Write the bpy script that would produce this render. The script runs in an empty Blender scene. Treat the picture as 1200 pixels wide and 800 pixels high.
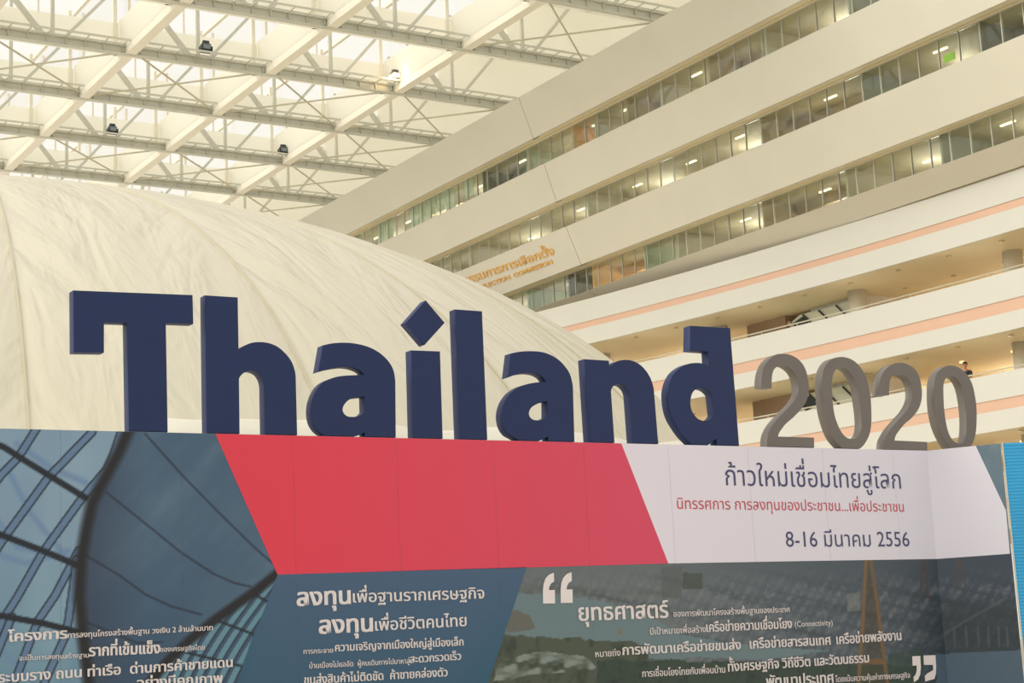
import bpy, bmesh, math, random
import numpy as np
from mathutils import Vector, Matrix
random.seed(7)
S = bpy.context.scene
COL = S.collection

# ------------------------------------------------------------------ camera, world, sun, exposure
CAM = np.array([0.0, 0.0, 1.6])
RT = np.array([0.85060847, -0.52357127, -0.04835657])
UP = np.array([-0.051257, -0.17409887, 0.98339326])
FW = np.array([0.52329528, 0.83400402, 0.17492667])
FPX = 1970.83
cd = bpy.data.cameras.new('camera'); cam = bpy.data.objects.new('camera', cd); COL.objects.link(cam)
cd.sensor_width = 36; cd.lens = FPX * 36 / 1200; cd.clip_end = 1000
m = Matrix(((RT[0], UP[0], -FW[0], CAM[0]), (RT[1], UP[1], -FW[1], CAM[1]), (RT[2], UP[2], -FW[2], CAM[2]), (0, 0, 0, 1)))
cam.matrix_world = m
S.camera = cam
w = bpy.data.worlds.new('overcast_sky'); S.world = w; w.use_nodes = True
bg = w.node_tree.nodes['Background']; bg.inputs[0].default_value = (1.0, 0.985, 0.94, 1); bg.inputs[1].default_value = 1.0
sd = bpy.data.lights.new('hazy_daylight', 'SUN'); sd.energy = 2.1; sd.angle = math.radians(40); sd.color = (1.0, 0.96, 0.86)
so = bpy.data.objects.new('hazy_daylight', sd); COL.objects.link(so)
so.rotation_euler = Vector((0.88, -0.20, -0.40)).to_track_quat('-Z', 'Y').to_euler()
S.view_settings.view_transform = 'Standard'; S.view_settings.look = 'None'
S.view_settings.exposure = 0.0; S.view_settings.gamma = 1.0; S.view_settings.use_curve_mapping = False

# ------------------------------------------------------------------ helpers
def lin(c):
    return tuple((v / 255 / 12.92) if v / 255 <= 0.04045 else ((v / 255 + 0.055) / 1.055) ** 2.4 for v in c)
def mat(name, rgb, rough=0.6, noise=0.0, scale=3.0, bump=0.0, bscale=20.0, metal=0.0, emit=0.0, spec=0.5, stretch=None):
    M = bpy.data.materials.new(name); M.use_nodes = True
    nt = M.node_tree; b = nt.nodes['Principled BSDF']
    c = lin(rgb)
    b.inputs['Base Color'].default_value = (*c, 1); b.inputs['Roughness'].default_value = rough
    b.inputs['Metallic'].default_value = metal; b.inputs['Specular IOR Level'].default_value = spec
    tc = nt.nodes.new('ShaderNodeTexCoord'); src = tc.outputs['Object']
    if stretch:
        mp = nt.nodes.new('ShaderNodeMapping'); mp.inputs['Scale'].default_value = stretch
        nt.links.new(src, mp.inputs[0]); src = mp.outputs[0]
    if noise:
        n = nt.nodes.new('ShaderNodeTexNoise'); n.inputs['Scale'].default_value = scale; n.inputs['Detail'].default_value = 5
        nt.links.new(src, n.inputs['Vector'])
        r = nt.nodes.new('ShaderNodeValToRGB')
        r.color_ramp.elements[0].position = 0.3; r.color_ramp.elements[1].position = 0.7
        r.color_ramp.elements[0].color = (*[v * (1 - noise) for v in c], 1)
        r.color_ramp.elements[1].color = (*[min(1, v * (1 + noise)) for v in c], 1)
        nt.links.new(n.outputs[0], r.inputs[0]); nt.links.new(r.outputs[0], b.inputs['Base Color'])
    if bump:
        n = nt.nodes.new('ShaderNodeTexNoise'); n.inputs['Scale'].default_value = bscale; n.inputs['Detail'].default_value = 4
        nt.links.new(src, n.inputs['Vector'])
        bp = nt.nodes.new('ShaderNodeBump'); bp.inputs['Strength'].default_value = bump; bp.inputs['Distance'].default_value = 0.05
        nt.links.new(n.outputs[0], bp.inputs['Height']); nt.links.new(bp.outputs[0], b.inputs['Normal'])
    if emit:
        b.inputs['Emission Color'].default_value = (*c, 1); b.inputs['Emission Strength'].default_value = emit
    return M
def glass(name, tint, refl=0.1):
    M = bpy.data.materials.new(name); M.use_nodes = True; nt = M.node_tree; nt.nodes.clear()
    o = nt.nodes.new('ShaderNodeOutputMaterial'); t = nt.nodes.new('ShaderNodeBsdfTransparent'); g = nt.nodes.new('ShaderNodeBsdfGlossy')
    t.inputs[0].default_value = (*tint, 1); g.inputs['Roughness'].default_value = 0.02
    mx = nt.nodes.new('ShaderNodeMixShader'); lw = nt.nodes.new('ShaderNodeLayerWeight'); lw.inputs[0].default_value = .5
    fr = nt.nodes.new('ShaderNodeMath'); fr.operation = 'POWER'; fr.inputs[1].default_value = 4; nt.links.new(lw.outputs['Facing'], fr.inputs[0])
    ad = nt.nodes.new('ShaderNodeMath'); ad.operation = 'MULTIPLY_ADD'; ad.inputs[1].default_value = .7; ad.inputs[2].default_value = refl; ad.use_clamp = True
    nt.links.new(fr.outputs[0], ad.inputs[0]); nt.links.new(ad.outputs[0], mx.inputs[0])
    nt.links.new(t.outputs[0], mx.inputs[1]); nt.links.new(g.outputs[0], mx.inputs[2]); nt.links.new(mx.outputs[0], o.inputs[0])
    return M
def translucent(M, amount):
    nt = M.node_tree; b = nt.nodes['Principled BSDF']; o = nt.nodes['Material Output']
    t = nt.nodes.new('ShaderNodeBsdfTranslucent'); t.inputs[0].default_value = (0.98, 0.97, 0.92, 1); mx = nt.nodes.new('ShaderNodeMixShader'); mx.inputs[0].default_value = amount
    nt.links.new(b.outputs[0], mx.inputs[1]); nt.links.new(t.outputs[0], mx.inputs[2]); nt.links.new(mx.outputs[0], o.inputs[0])
def link(name, me, material=None, parent=None):
    o = bpy.data.objects.new(name, me); COL.objects.link(o)
    if material:
        for x in (material if isinstance(material, (list, tuple)) else [material]): me.materials.append(x)
    if parent: o.parent = parent
    return o
class MB:
    def __init__(s): s.v = []; s.f = []
    def box(s, a, b):
        x0, y0, z0 = a; x1, y1, z1 = b; k = len(s.v)
        s.v += [(x0, y0, z0), (x1, y0, z0), (x1, y1, z0), (x0, y1, z0), (x0, y0, z1), (x1, y0, z1), (x1, y1, z1), (x0, y1, z1)]
        s.f += [tuple(k + i for i in q) for q in ((0, 3, 2, 1), (4, 5, 6, 7), (0, 1, 5, 4), (1, 2, 6, 5), (2, 3, 7, 6), (3, 0, 4, 7))]
        return s
    def quad(s, *p):
        k = len(s.v); s.v += [tuple(q) for q in p]; s.f.append(tuple(range(k, k + len(p)))); return s
    def bar(s, p, q, wx, wy=None, hint=(0, 0, 1)):
        wy = wy or wx
        p = Vector(p); q = Vector(q); d = (q - p).normalized(); h = Vector(hint)
        if abs(d.dot(h)) > 0.98: h = Vector((0, 1, 0))
        a = d.cross(h).normalized() * wx / 2; b = d.cross(a).normalized() * wy / 2; k = len(s.v)
        for e in (p, q):
            for i, j in ((-1, -1), (1, -1), (1, 1), (-1, 1)): s.v.append(tuple(e + a * i + b * j))
        s.f += [tuple(k + i for i in q) for q in ((0, 1, 2, 3), (7, 6, 5, 4), (0, 4, 5, 1), (1, 5, 6, 2), (2, 6, 7, 3), (3, 7, 4, 0))]
        return s
    def cyl(s, p, q, r, n=12, r2=None):
        r2 = r if r2 is None else r2
        p = Vector(p); q = Vector(q); d = (q - p).normalized(); h = Vector((0, 0, 1)) if abs(d.z) < .9 else Vector((1, 0, 0))
        a = d.cross(h).normalized(); b = d.cross(a); k = len(s.v)
        for e, rr in ((p, r), (q, r2)):
            for i in range(n):
                t = 2 * math.pi * i / n; s.v.append(tuple(e + a * math.cos(t) * rr + b * math.sin(t) * rr))
        for i in range(n): s.f.append((k + i, k + (i + 1) % n, k + n + (i + 1) % n, k + n + i))
        s.f.append(tuple(k + i for i in range(n))[::-1]); s.f.append(tuple(k + n + i for i in range(n)))
        return s
    def sweep(s, prof, path):
        """closed profile [(dx,z)] swept along path [(x,y)], dx added to x"""
        k = len(s.v); n = len(prof)
        for (x, y) in path:
            for dx, z in prof: s.v.append((x + dx, y, z))
        for i in range(len(path) - 1):
            for j in range(n):
                a = k + i * n + j; b = k + i * n + (j + 1) % n
                s.f.append((a, b, b + n, a + n))
        s.f.append(tuple(k + j for j in range(n))[::-1]); e = k + (len(path) - 1) * n
        s.f.append(tuple(e + j for j in range(n)))
        return s
    def build(s, name, material=None, parent=None, smooth=False, fix=True):
        me = bpy.data.meshes.new(name); me.from_pydata(s.v, [], s.f)
        if fix:
            bm = bmesh.new(); bm.from_mesh(me); bmesh.ops.recalc_face_normals(bm, faces=bm.faces); bm.to_mesh(me); bm.free()
        if smooth: me.shade_smooth()
        me.update()
        return link(name, me, material, parent)
def empty(name, loc=(0, 0, 0)):
    o = bpy.data.objects.new(name, None); COL.objects.link(o); o.location = loc; o.empty_display_size = .3; return o
def tag(o, label, cat, group=None):
    o['label'] = label; o['category'] = cat
    if group: o['group'] = group
    return o
def keep(o, parent):
    """parent without moving (parents are unrotated empties)"""
    o.parent = parent; o.location = o.location - parent.location
def struct(name, loc=(0, 0, 0)):
    o = empty(name, loc); o['kind'] = 'structure'; return o
def ray(x, y): return (FW * FPX + RT * (x - 600) - UP * (y - 400)) / FPX
def onplane(x, y, ax, val):
    d = ray(x, y); return CAM + d * ((val - CAM[ax]) / d[ax])
def project(P):
    d = np.asarray(P, float) - CAM; z = d @ FW
    return 600 + FPX * (d @ RT) / z, 400 - FPX * (d @ UP) / z

# ------------------------------------------------------------------ materials
M_cream = mat('cream_panel', (210, 204, 187), 0.55, 0.02, 0.4)
M_white = mat('white_parapet_paint', (206, 203, 192), 0.5, 0.015, 0.4)
M_coral = mat('coral_band_paint', (212, 172, 146), 0.55, 0.02, 0.5)
M_soffit = mat('soffit_board', (226, 212, 178), 0.7, 0.02, 0.6)
M_ceiling = mat('gallery_ceiling_board', (222, 209, 174), 0.7, 0.03, 0.5)
M_floor = mat('polished_stone_floor', (224, 216, 198), 0.35, 0.06, 0.8)
M_brown = mat('brown_core_wall', (160, 136, 108), 0.6, 0.04, 1.0)
M_peach = mat('peach_back_wall', (214, 176, 132), 0.6, 0.03, 1.0)
M_metal = mat('aluminium_mullion', (190, 186, 172), 0.35, metal=0.4)
M_rail = mat('steel_handrail', (206, 200, 180), 0.3, metal=0.5)
M_dark = mat('dark_shadow_gap', (96, 88, 72), 0.7)
M_steel = mat('painted_roof_steel', (204, 203, 190), 0.55, 0.03, 1.0)
M_girder = mat('cream_girder_steel', (240, 234, 218), 0.55, 0.02, 1.0)
M_plate = mat('white_girder_plate', (250, 248, 240), 0.6)
translucent(M_plate, .6)
M_rod = mat('tie_rod_steel', (196, 190, 168), 0.5)
M_black = mat('black_housing', (52, 58, 64), 0.5)
M_lamp = mat('lamp_lens', (255, 214, 150), 0.3, emit=6)
M_tube = mat('ceiling_lamp', (255, 240, 205), 0.3, emit=2.2)
M_downl = mat('downlight_lens', (255, 226, 170), 0.3, emit=1.3)
M_dimd = mat('downlight_unlit', (200, 186, 150), 0.3)
M_glass = glass('window_glass', (0.92, 0.96, 0.92), 0.06)
M_roofglass = glass('roof_glass', (1.0, 0.99, 0.96), 0.0)
# corrugated louvre cladding of the roof bands
M_band = mat('roof_louvre_band', (246, 241, 226), 0.6)
nt = M_band.node_tree; b = nt.nodes['Principled BSDF']; tc = nt.nodes.new('ShaderNodeTexCoord'); wv = nt.nodes.new('ShaderNodeTexWave')
wv.bands_direction = 'Z'; wv.wave_profile = 'SAW'; wv.inputs['Scale'].default_value = 0.9; bp = nt.nodes.new('ShaderNodeBump'); bp.inputs['Strength'].default_value = 0.6; bp.inputs['Distance'].default_value = 0.12
nt.links.new(tc.outputs['Object'], wv.inputs['Vector']); nt.links.new(wv.outputs['Fac'], bp.inputs['Height']); nt.links.new(bp.outputs[0], b.inputs['Normal'])

translucent(M_band, .8)
# ------------------------------------------------------------------ floor
fl = MB().quad((-60, -30, 0), (90, -30, 0), (90, 150, 0), (-60, 150, 0)).build('floor', M_floor); fl['kind'] = 'structure'

# ------------------------------------------------------------------ facade on the right: upper leaning floors
Y0, Y1, YJ = 18.0, 132.0, 76.8
GLX = 1.0
wall = struct('wall_right', (52, 80, 0))
def add(mb, name, material, parent, smooth=False):
    o = mb.build(name, material, parent, smooth); o.location = -parent.location; return o
R_ = {'A': .6117, 'B': .5553, 'C': .5205, 'D': .4719, 'E': .4397, 'F': .3921, 'G': .3617, 'H': .3395}
X_ = {'A': 49.43, 'B': 50.28, 'C': 50.90, 'D': 51.62, 'E': 52.16, 'F': 53.07, 'G': 53.50, 'H': 54.76}
Z_ = {k: 1.6 + X_[k] * R_[k] for k in R_}
segs = [(Y0, YJ - .02), (YJ + .02, Y1)]
for t, bt in (('A', 'B'), ('C', 'D'), ('E', 'F'), ('G', 'H')):
    for a, c in segs:
        prof = [(X_[t], Z_[t]), (X_[bt], Z_[bt]), (X_[bt] + .12, Z_[bt]), (X_[t] + .12, Z_[t])]
        add(MB().sweep([(x, z) for x, z in prof], [(0, a), (0, c)]), 'fascia_panel', M_cream, wall)
    # backing behind the movement joint
    add(MB().sweep([(X_[t] + .13, Z_[t]), (X_[bt] + .13, Z_[bt]), (X_[bt] + .2, Z_[bt]), (X_[t] + .2, Z_[t])], [(0, YJ - .3), (0, YJ + .3)]), 'joint_backing', M_dark, wall)
rows = [('B', 'C', 1), ('D', 'E', 2), ('F', 'G', 3)]
rng = random.Random(3)
M_rooms = {k: mat('office_wall_' + k, c, .7, 0.05, 1.2) for k, c in {
    'sage': (176, 186, 160), 'grey': (150, 152, 136), 'beige': (190, 180, 156), 'tan': (182, 162, 134), 'orange': (226, 176, 112), 'dark': (120, 120, 108), 'pale': (214, 220, 200)}.items()}
# wall colours of the rooms seen behind the panes, by length along the facade (y)
plan = {1: [(18, 52, 'grey'), (52, 58, 'beige'), (58, 62, 'tan'), (62, 66, 'beige'), (66, 69, 'tan'), (69, 72, 'beige'), (72, 74.3, 'orange'), (74.3, 79, 'sage'), (79, 84, 'dark'), (84, 132, 'pale')],
        2: [(18, 46, 'dark'), (46, 53, 'grey'), (53, 60, 'tan'), (60, 75, 'beige'), (75, 88, 'beige'), (88, 132, 'grey')],
        3: [(18, 50, 'grey'), (50, 56, 'beige'), (56, 62, 'tan'), (62, 69, 'beige'), (69, 72, 'sage'), (72, 77, 'orange'), (77, 79.5, 'dark'), (79.5, 84, 'sage'), (84, 132, 'beige')]}
for ft, sill, idx in rows:
    xg = X_[ft] + .8; ztop = Z_[ft] + .05; zbot = Z_[sill] - .14
    win = struct('window_%d' % idx, (xg, 80, zbot))
    # soffit over the glass with a shadow gap
    add(MB().box((X_[ft] + .12, Y0, ztop - .03), (xg - .32, Y1, ztop + .1)), 'soffit_strip', M_soffit, wall)
    add(MB().box((xg - .26, Y0, ztop - .03), (xg + .05, Y1, ztop + .1)), 'soffit_strip', M_soffit, wall)
    add(MB().box((xg - .32, Y0, ztop + .02), (xg - .26, Y1, ztop + .1)), 'shadow_gap', M_dark, wall)
    # room shells
    add(MB().box((xg + .06, Y0, ztop + .02), (xg + 6, Y1, ztop + .12)), 'office_ceiling', M_rooms['beige'], wall)
    add(MB().box((X_[sill] + .62, Y0, zbot - .1), (xg + 6, Y1, zbot)), 'office_floor', M_soffit, wall)
    for a, c, k in plan[idx]:
        add(MB().box((xg + 5.4, a, zbot), (xg + 5.6, c, ztop)), 'office_back_wall', M_rooms[k], wall)
        add(MB().box((xg + .12, c - .06, zbot), (xg + 5.4, c + .06, ztop + .02)), 'partition_wall', M_rooms[k], wall)
        # lowered ceiling bulkhead in some rooms
        if k in ('tan', 'orange', 'dark'):
            add(MB().box((xg + 2.2, a + .1, ztop - .5), (xg + 3.4, c - .1, ztop + .02)), 'bulkhead', M_rooms[k], wall)
        n = max(1, int((c - a) / 4.6))
        for i in range(n):
            yy = a + (c - a) * (i + .5) / n + rng.uniform(-.4, .4)
            if yy > 112: continue
            xx = xg + rng.choice([1.1, 1.6, 2.6])
            add(MB().box((xx, yy - .4, ztop - .05), (xx + .11, yy + .4, ztop + .01)), 'ceiling_lamp', M_tube, wall)
        nl = max(1, round((min(c, 116) - a) / 6))
        for i in range(nl):
            yy = a + (min(c, 116) - a) * (i + .5) / nl
            pl = bpy.data.lights.new('office_fill_light', 'POINT'); pl.energy = {'dark': 40, 'grey': 60, 'orange': 120}.get(k, 88) * (min(c, 116) - a) / nl / 6; pl.color = (1, .96, .92); pl.shadow_soft_size = .35  # added fill light without a fixture, brightens the room behind the glass
            po = bpy.data.objects.new('office_fill_light', pl); COL.objects.link(po); po.location = (xg + 3.0, yy, zbot + .75)
        if k == 'pale':
            for j in range(int((min(c, 112) - a) / 1.17)):
                if rng.random() < .75:
                    y_ = a + j * 1.17 + .08
                    add(MB().box((xg + .14, y_, zbot + rng.choice([0.05, .1, .5])), (xg + .16, y_ + 1.0, ztop - .02)), 'roller_blind', M_rooms['pale'], win)
    pane_me = None; mul_me = None
    y = Y0 + .93
    add(MB().box((xg - .03, Y0, ztop - .07), (xg + .05, Y1, ztop - .02)), 'window_frame', M_metal, win)
    while y < 114:
        if pane_me is None:
            p = MB().box((-.006, .02, 0), (.006, 1.15, ztop - .07 - zbot)).build('pane', M_glass, win); pane_me = p.data
            mm = MB().box((-.04, -.022, 0), (.05, .022, ztop - .07 - zbot)).build('mullion', M_metal, win); mul_me = mm.data
        else:
            p = link('pane', pane_me, None, win); mm = link('mullion', mul_me, None, win)
        p.location = (0, y - 80, 0); mm.location = (0, y - 80, 0)
        p.rotation_euler = (0, rng.uniform(-.006, .006), rng.uniform(-.012, .012))
        y += 1.17
# green exit sign in an upper window
xs = onplane(1112, 67, 0, 53.2)
ex = MB().box((53.2, xs[1] - .3, xs[2] - .17), (53.26, xs[1] + .3, xs[2] + .17)).build('exit_sign', mat('green_sign_face', (150, 190, 70), .4, emit=.5))
tag(ex, 'small glowing green sign board inside the upper right office window', 'sign')

# ------------------------------------------------------------------ lower open galleries with curved parapets
def xc(y):
    if y < 47: return 55.0
    if y < 92: return 55 - .0029 * (y - 47) ** 2
    return 55 - .0029 * 45 ** 2 - .261 * (y - 92)
path = [(xc(y), y) for y in np.arange(18, 106, 2.0)]
def band(name, x0, x1, z0, z1, material):
    return add(MB().sweep([(x0, z0), (x1, z0), (x1, z1), (x0, z1)], path), name, material, wall)
def floor_band(zt, zpt, zpb, zs, cap=True):
    band('parapet', 0, .18, zpt, zt, M_white)
    band('coral_band', .05, .18, zpb, zpt, M_coral)
    band('lower_fascia', 0, .18, zs, zpb, M_white)
floor_band(20.16, 18.92, 18.57, 17.64)
floor_band(15.96, 14.78, 14.25, 13.48)
floor_band(11.78, 10.67, 10.20, 9.35)
floor_band(7.60, 6.50, 6.03, 5.20)
# infill between the last leaning fascia and the first curved parapet
add(MB().box((X_['H'] + .13, Y0, 20.22), (60, Y1, 20.3)), 'soffit_strip', M_soffit, wall)
for zs in (17.64, 13.48, 9.35, 5.2):
    band('gallery_ceiling', .18, 13, zs + .06, zs + .2, M_ceiling)
for zf in (14.86, 10.72, 6.5):
    band('gallery_floor', .18, 13, zf - .3, zf, M_floor)
for zr in (16.10, 11.92, 7.74):
    rail = MB()
    rail.sweep([(.06 + .035 * math.cos(t), zr + .035 * math.sin(t)) for t in np.linspace(0, 2 * math.pi, 7)[:-1]], path)
    add(rail, 'handrail', M_rail, wall)
    post = MB().cyl((0, 0, 0), (0, 0, .15), .02, 6)
    first = None
    for y in np.arange(20, 100, 2.4):
        if first is None:
            o = post.build('rail_post', M_rail, wall); first = o.data
        else: o = link('rail_post', first, None, wall)
        o.location = Vector((xc(y) + .09, y, zr - .15)) - wall.location
for z0, z1 in ((14.86, 17.7), (10.72, 13.54), (6.5, 9.4)):
    add(MB().box((66.5, 18, z0), (66.8, 106, z1)), 'back_wall', M_peach, wall)
    col_me = None
    for y, x in ((23.2, 58.4), (32.3, 58.4), (41.4, 58.4), (50.5, 58.4), (59.7, 57.6), (69.6, 56.9), (78.8, 55.6)):
        n = 20
        mb = MB().cyl((0, 0, 0), (0, 0, z1 - z0), .44, n)
        if col_me is None:
            o = mb.build('round_column', M_cream, wall, True); col_me = o.data
        else: o = link('round_column', col_me, None, wall)
        o.location = Vector((x, y, z0)) - wall.location
    # service core with a brown wall and a pale wall
    add(MB().box((58.3, 65.9, z0), (62, 69.0, z1)), 'core_wall', M_brown, wall)
    add(MB().box((58.6, 60.3, z0), (62, 64.2, z1)), 'core_wall', M_white, wall)
    for yy in np.arange(28, 104, 7.0):
        pl = bpy.data.lights.new('gallery_fill_light', 'POINT'); pl.energy = 135; pl.color = (1, .82, .62); pl.shadow_soft_size = .4  # added light without a fixture, gives the deep gallery a warm glow
        po = bpy.data.objects.new('gallery_fill_light', pl); COL.objects.link(po); po.location = (xc(yy) + 9.3, yy, z0 + 1.2)
        pl = bpy.data.lights.new('gallery_fill_light', 'POINT'); pl.energy = 32; pl.color = (1, .93, .8); pl.shadow_soft_size = .3  # second added fill, hidden low behind the parapet, lifts ceiling and columns
        po = bpy.data.objects.new('gallery_fill_light', pl); COL.objects.link(po); po.location = (xc(yy) + 1.2, yy + 2, z0 + .35)
    k = 0
    for yy in np.arange(40, 75, 3.05):
        for dx in (1.0, 4.6):
            x = xc(yy) + dx + .25; zz = z1 - .02
            d = add(MB().cyl((x, yy, zz - .06), (x, yy, zz + .02), .12, 12), 'downlight', M_downl if (dx > 4 and k % 4 == 0) or (z0 < 12 and dx > 3 and yy < 56) else M_dimd, wall)
            k += 1
# two escalators glimpsed over the handrails
def escalator(z0, z1, label):
    e = empty('escalator', (58.5, 64.8, z0))
    L = [(62.0, z0), (65.6, z0 + (z1 - z0) * .9)]
    mb = MB().sweep([(-.05, 0), (.05, 0), (.05, .0)][:0] or [(-.05, 0), (.05, 0), (.05, .05), (-.05, .05)], [(58.5, 61), (58.5, 65.4)])
    g = MB(); g.quad((58.45, 61.0, z0), (58.45, 65.6, z0), (58.45, 65.6, z1 - .35), (58.45, 64.9, z1 - .1), (58.45, 61.0, z1 - .1))
    o = g.build('side_panel', mat('pale_green_glass_panel', (228, 232, 214), .25), e); o.location = -e.location
    for yy in (64.1, 62.9, 61.6):
        o = MB().bar((58.40, yy + .5, z1 - .15), (58.40, yy - .7, z1 - 1.25), .07, .07).build('dark_frame_bar', M_black, e); o.location = -e.location
    o = MB().quad((58.42, 65.45, z1 - .45), (58.42, 64.55, z1 - .2), (58.42, 64.1, z1 - .75), (58.42, 65.0, z1 - 1.0)).build('dark_pane', M_black, e); o.location = -e.location
    o = MB().bar((58.36, 65.7, z1 - .35), (58.36, 63.6, z1 - 2.2), .1, .16).build('handrail', M_rail, e); o.location = -e.location
    tag(e, label, 'escalator')
escalator(14.86, 17.64, 'pale glass-sided escalator landing with dark slanting bars on the upper open gallery')
escalator(10.72, 13.48, 'dark-barred escalator landing glimpsed through the first zero on the lower gallery')

# ------------------------------------------------------------------ roof: eight metre grid of girders and trusses
ZR = 33.0
roof = struct('ceiling', (36.6, 90, ZR))
GX = [12.6, 20.6, 28.6, 36.55, 44.55]
GYS = [58.5 + 7.88 * i for i in range(9)]
XR0, XR1 = 8.0, 58.0
for gx in GX:
    add(MB().box((gx - .27, 55, ZR + .03), (gx + .27, 130, ZR + .42)), 'girder_chord', M_girder, roof)
    add(MB().box((gx - .2, 55, ZR + .42), (gx - .1, 130, ZR + 2.3)), 'girder_plate', M_plate, roof)
    add(MB().box((gx - .1, 55, ZR + 5.6), (gx + .1, 130, ZR + 5.8)), 'girder_chord', M_girder, roof)
    add(MB().quad((gx - .15, 55, ZR + 2.3), (gx - .15, 130, ZR + 2.3), (gx - .15, 130, ZR + 5.6), (gx - .15, 55, ZR + 5.6)), 'roof_pane', M_roofglass, roof)
cells = [(a + .27, b - .27) for a, b in zip(GX[:-1], GX[1:])] + [(GX[-1] + .27, 58.0)]
for i, gy in enumerate(GYS):
    be = MB()
    be.box((XR0, gy - .16, ZR), (XR1, gy + .16, ZR + .05)).box((XR0, gy - .03, ZR + .05), (XR1, gy + .03, ZR + .42)).box((XR0, gy - .16, ZR + .42), (XR1, gy + .16, ZR + .47))
    add(be, 'beam', M_steel, roof)
    for (a, c) in cells:
        edge = c > 50
        if c < 15: continue
        # horizontal cable ladder carried by brackets along the beam
        ld = MB().box((a, gy - .98, ZR + .44), (c, gy - .92, ZR + .54)).box((a, gy - .26, ZR + .47), (c, gy - .20, ZR + .54))
        x = a + .25
        while x < c:
            ld.box((x, gy - .95, ZR + .46), (x + .06, gy - .1, ZR + .51))
            ld.box((x, gy - .14, ZR + .12), (x + .05, gy - .04, ZR + .44)); x += 1.0
        add(ld, 'cable_ladder', M_steel, roof)
        mid = (a + c) / 2 if not edge else a + 3.7
        yb = gy + .45
        # web of the truss
        add(MB().box((mid - .09, yb - .08, ZR + .4), (mid + .09, yb + .08, ZR + 5.6)), 'post', M_steel, roof)
        add(MB().box((mid - .55, yb - .05, ZR + .4), (mid + .75, yb + .05, ZR + .62)), 'gusset_plate', M_steel, roof)
        add(MB().bar((mid - .4, yb, ZR + .5), (a, yb, ZR + 4.4), .24, .24, (0, 1, 0)), 'brace', M_steel, roof)
        add(MB().bar((mid + .5, yb + .2, ZR + .5), (min(c, mid + 3.7), yb + .2, ZR + 4.2), .16, .16, (0, 1, 0)), 'brace', M_steel, roof)
        yw = gy + 1.0
        if not edge:
            add(MB().box((a - .1, yw, ZR + .3), (c, yw + .1, ZR + 2.1)), 'louvre_band', M_band, roof)
            add(MB().box((a + .0, yw + .02, ZR + 2.1), (a + .14, yw + .12, ZR + 5.6)), 'glazing_bar', M_girder, roof)
            add(MB().box((c - .3, yw - .04, ZR + .3), (c - .1, yw + .12, ZR + 5.6)), 'glazing_bar', M_girder, roof)
            add(MB().box((mid - .62, yw + .02, ZR + 2.1), (mid - .52, yw + .08, ZR + 5.6)), 'glazing_bar', M_girder, roof)
            for p0, p1 in ((a + .14, mid - .62), (mid - .52, c - .3)):
                add(MB().quad((p0, yw + .05, ZR + 2.1), (p1, yw + .05, ZR + 2.1), (p1, yw + .05, ZR + 5.6), (p0, yw + .05, ZR + 5.6)), 'roof_pane', M_roofglass, roof)
        else:
            add(MB().box((a - .1, yw, ZR + .3), (a + 3.1, yw + .1, ZR + 1.75)), 'louvre_band', M_band, roof)
            add(MB().box((a + 3.1, yw, ZR + .3), (c, yw + .1, ZR + 4.6)), 'louvre_band', M_band, roof)
            add(MB().quad((a, yw + .05, ZR + 1.75), (a + 3.1, yw + .05, ZR + 1.75), (a + 3.1, yw + .05, ZR + 4.5), (a, yw + .05, ZR + 4.5)), 'roof_pane', M_roofglass, roof)
        # flat cross bracing between the bottom chords
        if i < len(GYS) - 1 and ((edge and i in (1, 3, 4, 5, 6)) or (not edge and i in (3, 5))):
            c2 = c if not edge else a + 7.4
            add(MB().cyl((a, gy + .2, ZR + .3), (c2, GYS[i + 1] - .2, ZR + .3), .055, 6), 'tie_rod', M_rod, roof)
            add(MB().cyl((c2, gy + .2, ZR + .22), (a, GYS[i + 1] - .2, ZR + .22), .055, 6), 'tie_rod', M_rod, roof)
# closed roof deck over the edge bay, above the facade
add(MB().box((GX[-1] + 3.4, 55, ZR + 4.6), (66, 130, ZR + 4.8)), 'roof_deck', M_band, roof)
# lamps standing on the cable ladders
def spotlight(x, y, label, lit=False):
    e = empty('spotlight', (x, y, ZR + .54))
    MB().box((-.24, -.16, .12), (.24, .16, .44)).box((-.17, -.1, .44), (.17, .1, .62)).build('lamp_housing', M_black, e)
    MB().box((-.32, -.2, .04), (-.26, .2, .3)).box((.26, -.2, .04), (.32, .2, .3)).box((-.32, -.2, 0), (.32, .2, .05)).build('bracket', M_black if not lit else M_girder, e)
    MB().quad((-.2, -.17, .14), (.2, -.17, .14), (.2, -.17, .4), (-.2, -.17, .4)).build('lens', M_lamp if lit else mat('grey_lens', (120, 130, 134), .2), e)
    tag(e, label, 'lamp')
spotlight(32.55, 81.4, 'dark floodlight on the roof beam between the second and third sloping girders')
spotlight(32.66, 97.2, 'dark floodlight nearest the dome on the left, low on the far roof beam')
spotlight(44.1, 97.2, 'dark floodlight beside the third girder on the far roof beam')
spotlight(44.05, 81.4, 'lit floodlight with a warm glow at the third girder, nearer the facade', True)
ld = bpy.data.lights.new('floodlight_glow', 'POINT'); ld.energy = 60; ld.color = (1, .7, .38); ld.shadow_soft_size = .15
lo = bpy.data.objects.new('floodlight_glow', ld); COL.objects.link(lo); lo.location = (43.6, 80.9, ZR + .75)

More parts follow.
